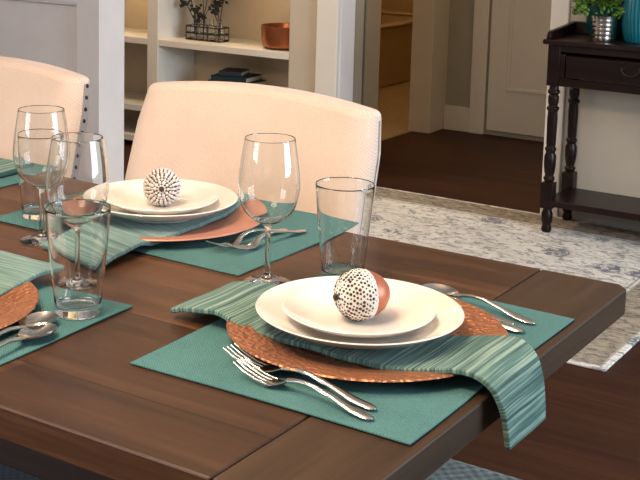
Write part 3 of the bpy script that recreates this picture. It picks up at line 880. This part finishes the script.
def cutlery(kind, tip, end, label, group, z=TZ+.0040, tilt=0):
    dx, dy = end[0]-tip[0], end[1]-tip[1]; L = math.hypot(dx, dy)
    key = kind
    if key not in protos:
        o = build(kind, {'fork': fork_bm, 'spoon': spoon_bm, 'knife': knife_bm}[kind](), M['steel'], angle=60); protos[key] = (o, {'fork': .205, 'spoon': .19, 'knife': .225}[kind])
    else: o = dup(protos[key][0])
    s = L/protos[key][1]
    o.location = (tip[0], tip[1], z); o.rotation_euler = (0, tilt, math.atan2(dy, dx)); o.scale = (s, 1.05, 1.25)
    tag(o, label, kind, group)
cutlery('fork', (-.834, 1.197), (-.615, 1.167), 'steel fork on the table-end placemat, the one nearer the charger', 'steel forks')
cutlery('fork', (-.798, 1.167), (-.605, 1.142), 'steel fork on the table-end placemat, the one nearer the placemat edge', 'steel forks')
cutlery('spoon', (-.762, 1.578), (-.580, 1.541), 'steel spoon with whole bowl showing, outermost at the table-end setting', 'steel spoons')
cutlery('spoon', (-.800, 1.549), (-.601, 1.521), 'steel spoon half hidden behind the table-end dinner plate', 'steel spoons', z=TZ+.0042)
cutlery('knife', (-.800, 1.530), (-.580, 1.502), 'steel knife with its handle beyond the table-end charger', 'steel knives', z=TZ+.0042)
cutlery('fork', (-1.118, 1.548), (-1.092, 1.730), 'steel fork nearer the smooth copper charger, before the cream chair', 'steel forks')
cutlery('fork', (-1.088, 1.552), (-1.064, 1.744), 'steel fork farther from the smooth copper charger, before the cream chair', 'steel forks')
cutlery('spoon', (-1.098, 1.168), (-1.078, .972), 'steel spoon touching the hammered charger that the photo edge cuts', 'steel spoons')
cutlery('spoon', (-1.070, 1.136), (-1.048, .945), 'steel spoon nearer the placemat edge, beside another spoon', 'steel spoons')

# ------------------------------------------------------------------ glasses
def smooth_prof(pieces, k=6):
    """each piece is a Catmull-Rom run of (r, z); runs meet at crisp corners."""
    out = []
    for pc in pieces:
        P_ = [Vector(p) for p in pc]
        for i in range(len(P_)-1):
            p0, p1, p2, p3 = P_[max(i-1, 0)], P_[i], P_[i+1], P_[min(i+2, len(P_)-1)]
            for q in range(k):
                t = q/k
                v = .5*((2*p1) + (p2-p0)*t + (2*p0-5*p1+4*p2-p3)*t*t + (3*p1-p0-3*p2+p3)*t**3)
                out.append((max(0, v.x), v.y))
        if pc is pieces[-1]: out.append(tuple(P_[-1]))
    return out
WG = smooth_prof([[(0, 0), (.030, 0)], [(.030, 0), (.0340, .0003), (.0352, .0013), (.0345, .0021)], [(.0345, .0021), (.026, .0034), (.014, .0062), (.0068, .0115), (.0045, .020), (.0038, .040), (.0038, .070), (.0046, .083),
     (.0085, .0890), (.0205, .0955), (.0330, .106), (.0412, .121), (.0450, .141), (.0444, .162), (.0412, .188), (.0368, .2160)], [(.0368, .2160), (.0364, .2170), (.0360, .2160)],
     [(.0360, .2160), (.0404, .188), (.0436, .162), (.0442, .141), (.0404, .1215), (.0322, .1070), (.0200, .0966), (.0080, .0913), (0, .0905)]])
PG = smooth_prof([[(0, .0015), (.024, .0015)], [(.024, .0015), (.0275, 0), (.0302, .0012), (.0308, .005)], [(.0308, .005), (.0345, .045), (.0398, .098), (.0438, .1445)], [(.0438, .1445), (.0432, .1460), (.0425, .1445)],
     [(.0425, .1445), (.0385, .098), (.0332, .045), (.0305, .0200), (.0270, .0150), (.0150, .0135), (0, .0135)]])
wg0 = pg0 = None
def wine(x, y, label):
    global wg0
    if wg0 is None: wg0 = build('wine_glass', lathe(WG, n=96), M['glass'], angle=22); o = wg0
    else: o = dup(wg0)
    o.location = (x, y, TZ+.0004); tag(o, label, 'wine glass', 'stemmed wine glasses')
def pint(x, y, z, label):
    global pg0
    if pg0 is None: pg0 = build('pint_glass', lathe(PG, n=96), M['glass'], angle=22); o = pg0
    else: o = dup(pg0)
    o.location = (x, y, z); tag(o, label, 'drinking glass', 'tapered pint glasses')
wine(-.968, 1.483, 'wine glass standing alone between the two full place settings')
wine(-1.183, 1.311, 'wine glass behind the nearest pint glass, its base seen through that glass')
wine(-1.379, 1.443, 'wine glass farthest along the table, in front of the rear pint glass')
pint(-.889, 1.566, TZ+.0004, 'tall pint glass behind the table-end plate and copper acorn')
pint(-1.091, 1.210, TZ+.0042, 'pint glass standing on the placemat with the pair of spoons')
pint(-1.478, 1.543, TZ+.0042, 'pint glass behind the farthest wine glass, beside the nailhead chair')

# ------------------------------------------------------------------ lights
def light(kind, name, loc, energy, color, rot=None, **k):
    d = bpy.data.lights.new(name, kind); d.energy = energy; d.color = color
    for a, v in k.items(): setattr(d, a, v)
    o = bpy.data.objects.new(name, d); col.objects.link(o); o.location = loc
    if rot: o.rotation_euler = rot
    return o
def aim(o, target):
    o.rotation_euler = (Vector(target)-o.location).to_track_quat('-Z', 'Y').to_euler()
WARM = (1.0, .69, .46); COOL = (.70, .85, 1.0)
# daylight window on the right-hand side of the room
w = light('AREA', 'window_daylight', (2.3, 2.9, 1.5), 165, COOL, shape='RECTANGLE', size=2.2, size_y=1.6); aim(w, (-1.3, 3.2, .7))
# unseen cool area light behind and left of the camera
w2 = light('AREA', 'rear_cool_light', (-2.6, -1.6, 1.7), 55, (.85, .92, 1.0), shape='RECTANGLE', size=1.4, size_y=1.3); aim(w2, (-1.3, 1.6, .8))
# chandelier bulbs over the table
for k in range(5):
    a = 2*PI*k/5 + .3
    light('POINT', 'chandelier_bulb', (-1.25+.24*math.cos(a), 1.25+.24*math.sin(a), 2.0), 8.0, WARM, shadow_soft_size=.03)
# warm ceiling light in the room
l = light('AREA', 'ceiling_light', (-1.0, .2, 2.55), 62, (1.0, .80, .58), rot=(0, 0, 0), shape='DISK', size=.9)
l = light('AREA', 'shelf_fill', (-3.5, 4.3, 2.5), 27, (1.0, .74, .46), rot=(0, 0, 0), shape='DISK', size=.5); aim(l, (-3.6, 5.2, .6))  # unseen warm lamp near the ceiling, aimed to brighten the bookcase
light('POINT', 'cabinet_fill', (-4.27, 5.06, .875), 1.0, (1.0, .70, .38), shadow_soft_size=.03)  # two warm point lamps added to brighten the bookcase bays
light('POINT', 'cabinet_fill', (-3.40, 5.06, .875), .7, (1.0, .72, .42), shadow_soft_size=.03)
light('POINT', 'bath_light', (-3.7, 6.5, 2.2), 20, (1.0, .66, .32), shadow_soft_size=.12)
light('POINT', 'hall_light', (-1.6, 5.75, 2.3), 15, (1.0, .76, .46), shadow_soft_size=.12)

wd = bpy.data.worlds.new('room_world'); scn.world = wd; wd.use_nodes = True
bg = wd.node_tree.nodes['Background']; bg.inputs[0].default_value = (.80, .86, 1.0, 1); bg.inputs[1].default_value = .18

# ------------------------------------------------------------------ camera
cam = bpy.data.cameras.new('camera'); co = bpy.data.objects.new('camera', cam); col.objects.link(co)
cam.sensor_width = 36; cam.lens = 1254.04/640*36
cam.shift_x = (320-243.426)/640; cam.shift_y = -(240-79.388)/640
co.location = (0, 0, 1.33); co.rotation_euler = [math.radians(v) for v in (81.37640652, -1.06872362, 34.59068319)]
cam.clip_start = .05
scn.camera = co
scn.view_settings.view_transform = 'Standard'
scn.view_settings.look = 'None'
scn.view_settings.exposure = 0
cy = scn.cycles
cy.max_bounces = 16; cy.transmission_bounces = 14; cy.glossy_bounces = 6; cy.diffuse_bounces = 4; cy.transparent_max_bounces = 12
cy.caustics_refractive = True; cy.caustics_reflective = False; cy.blur_glossy = .5
cy.sample_clamp_indirect = 4; cy.use_denoising = True
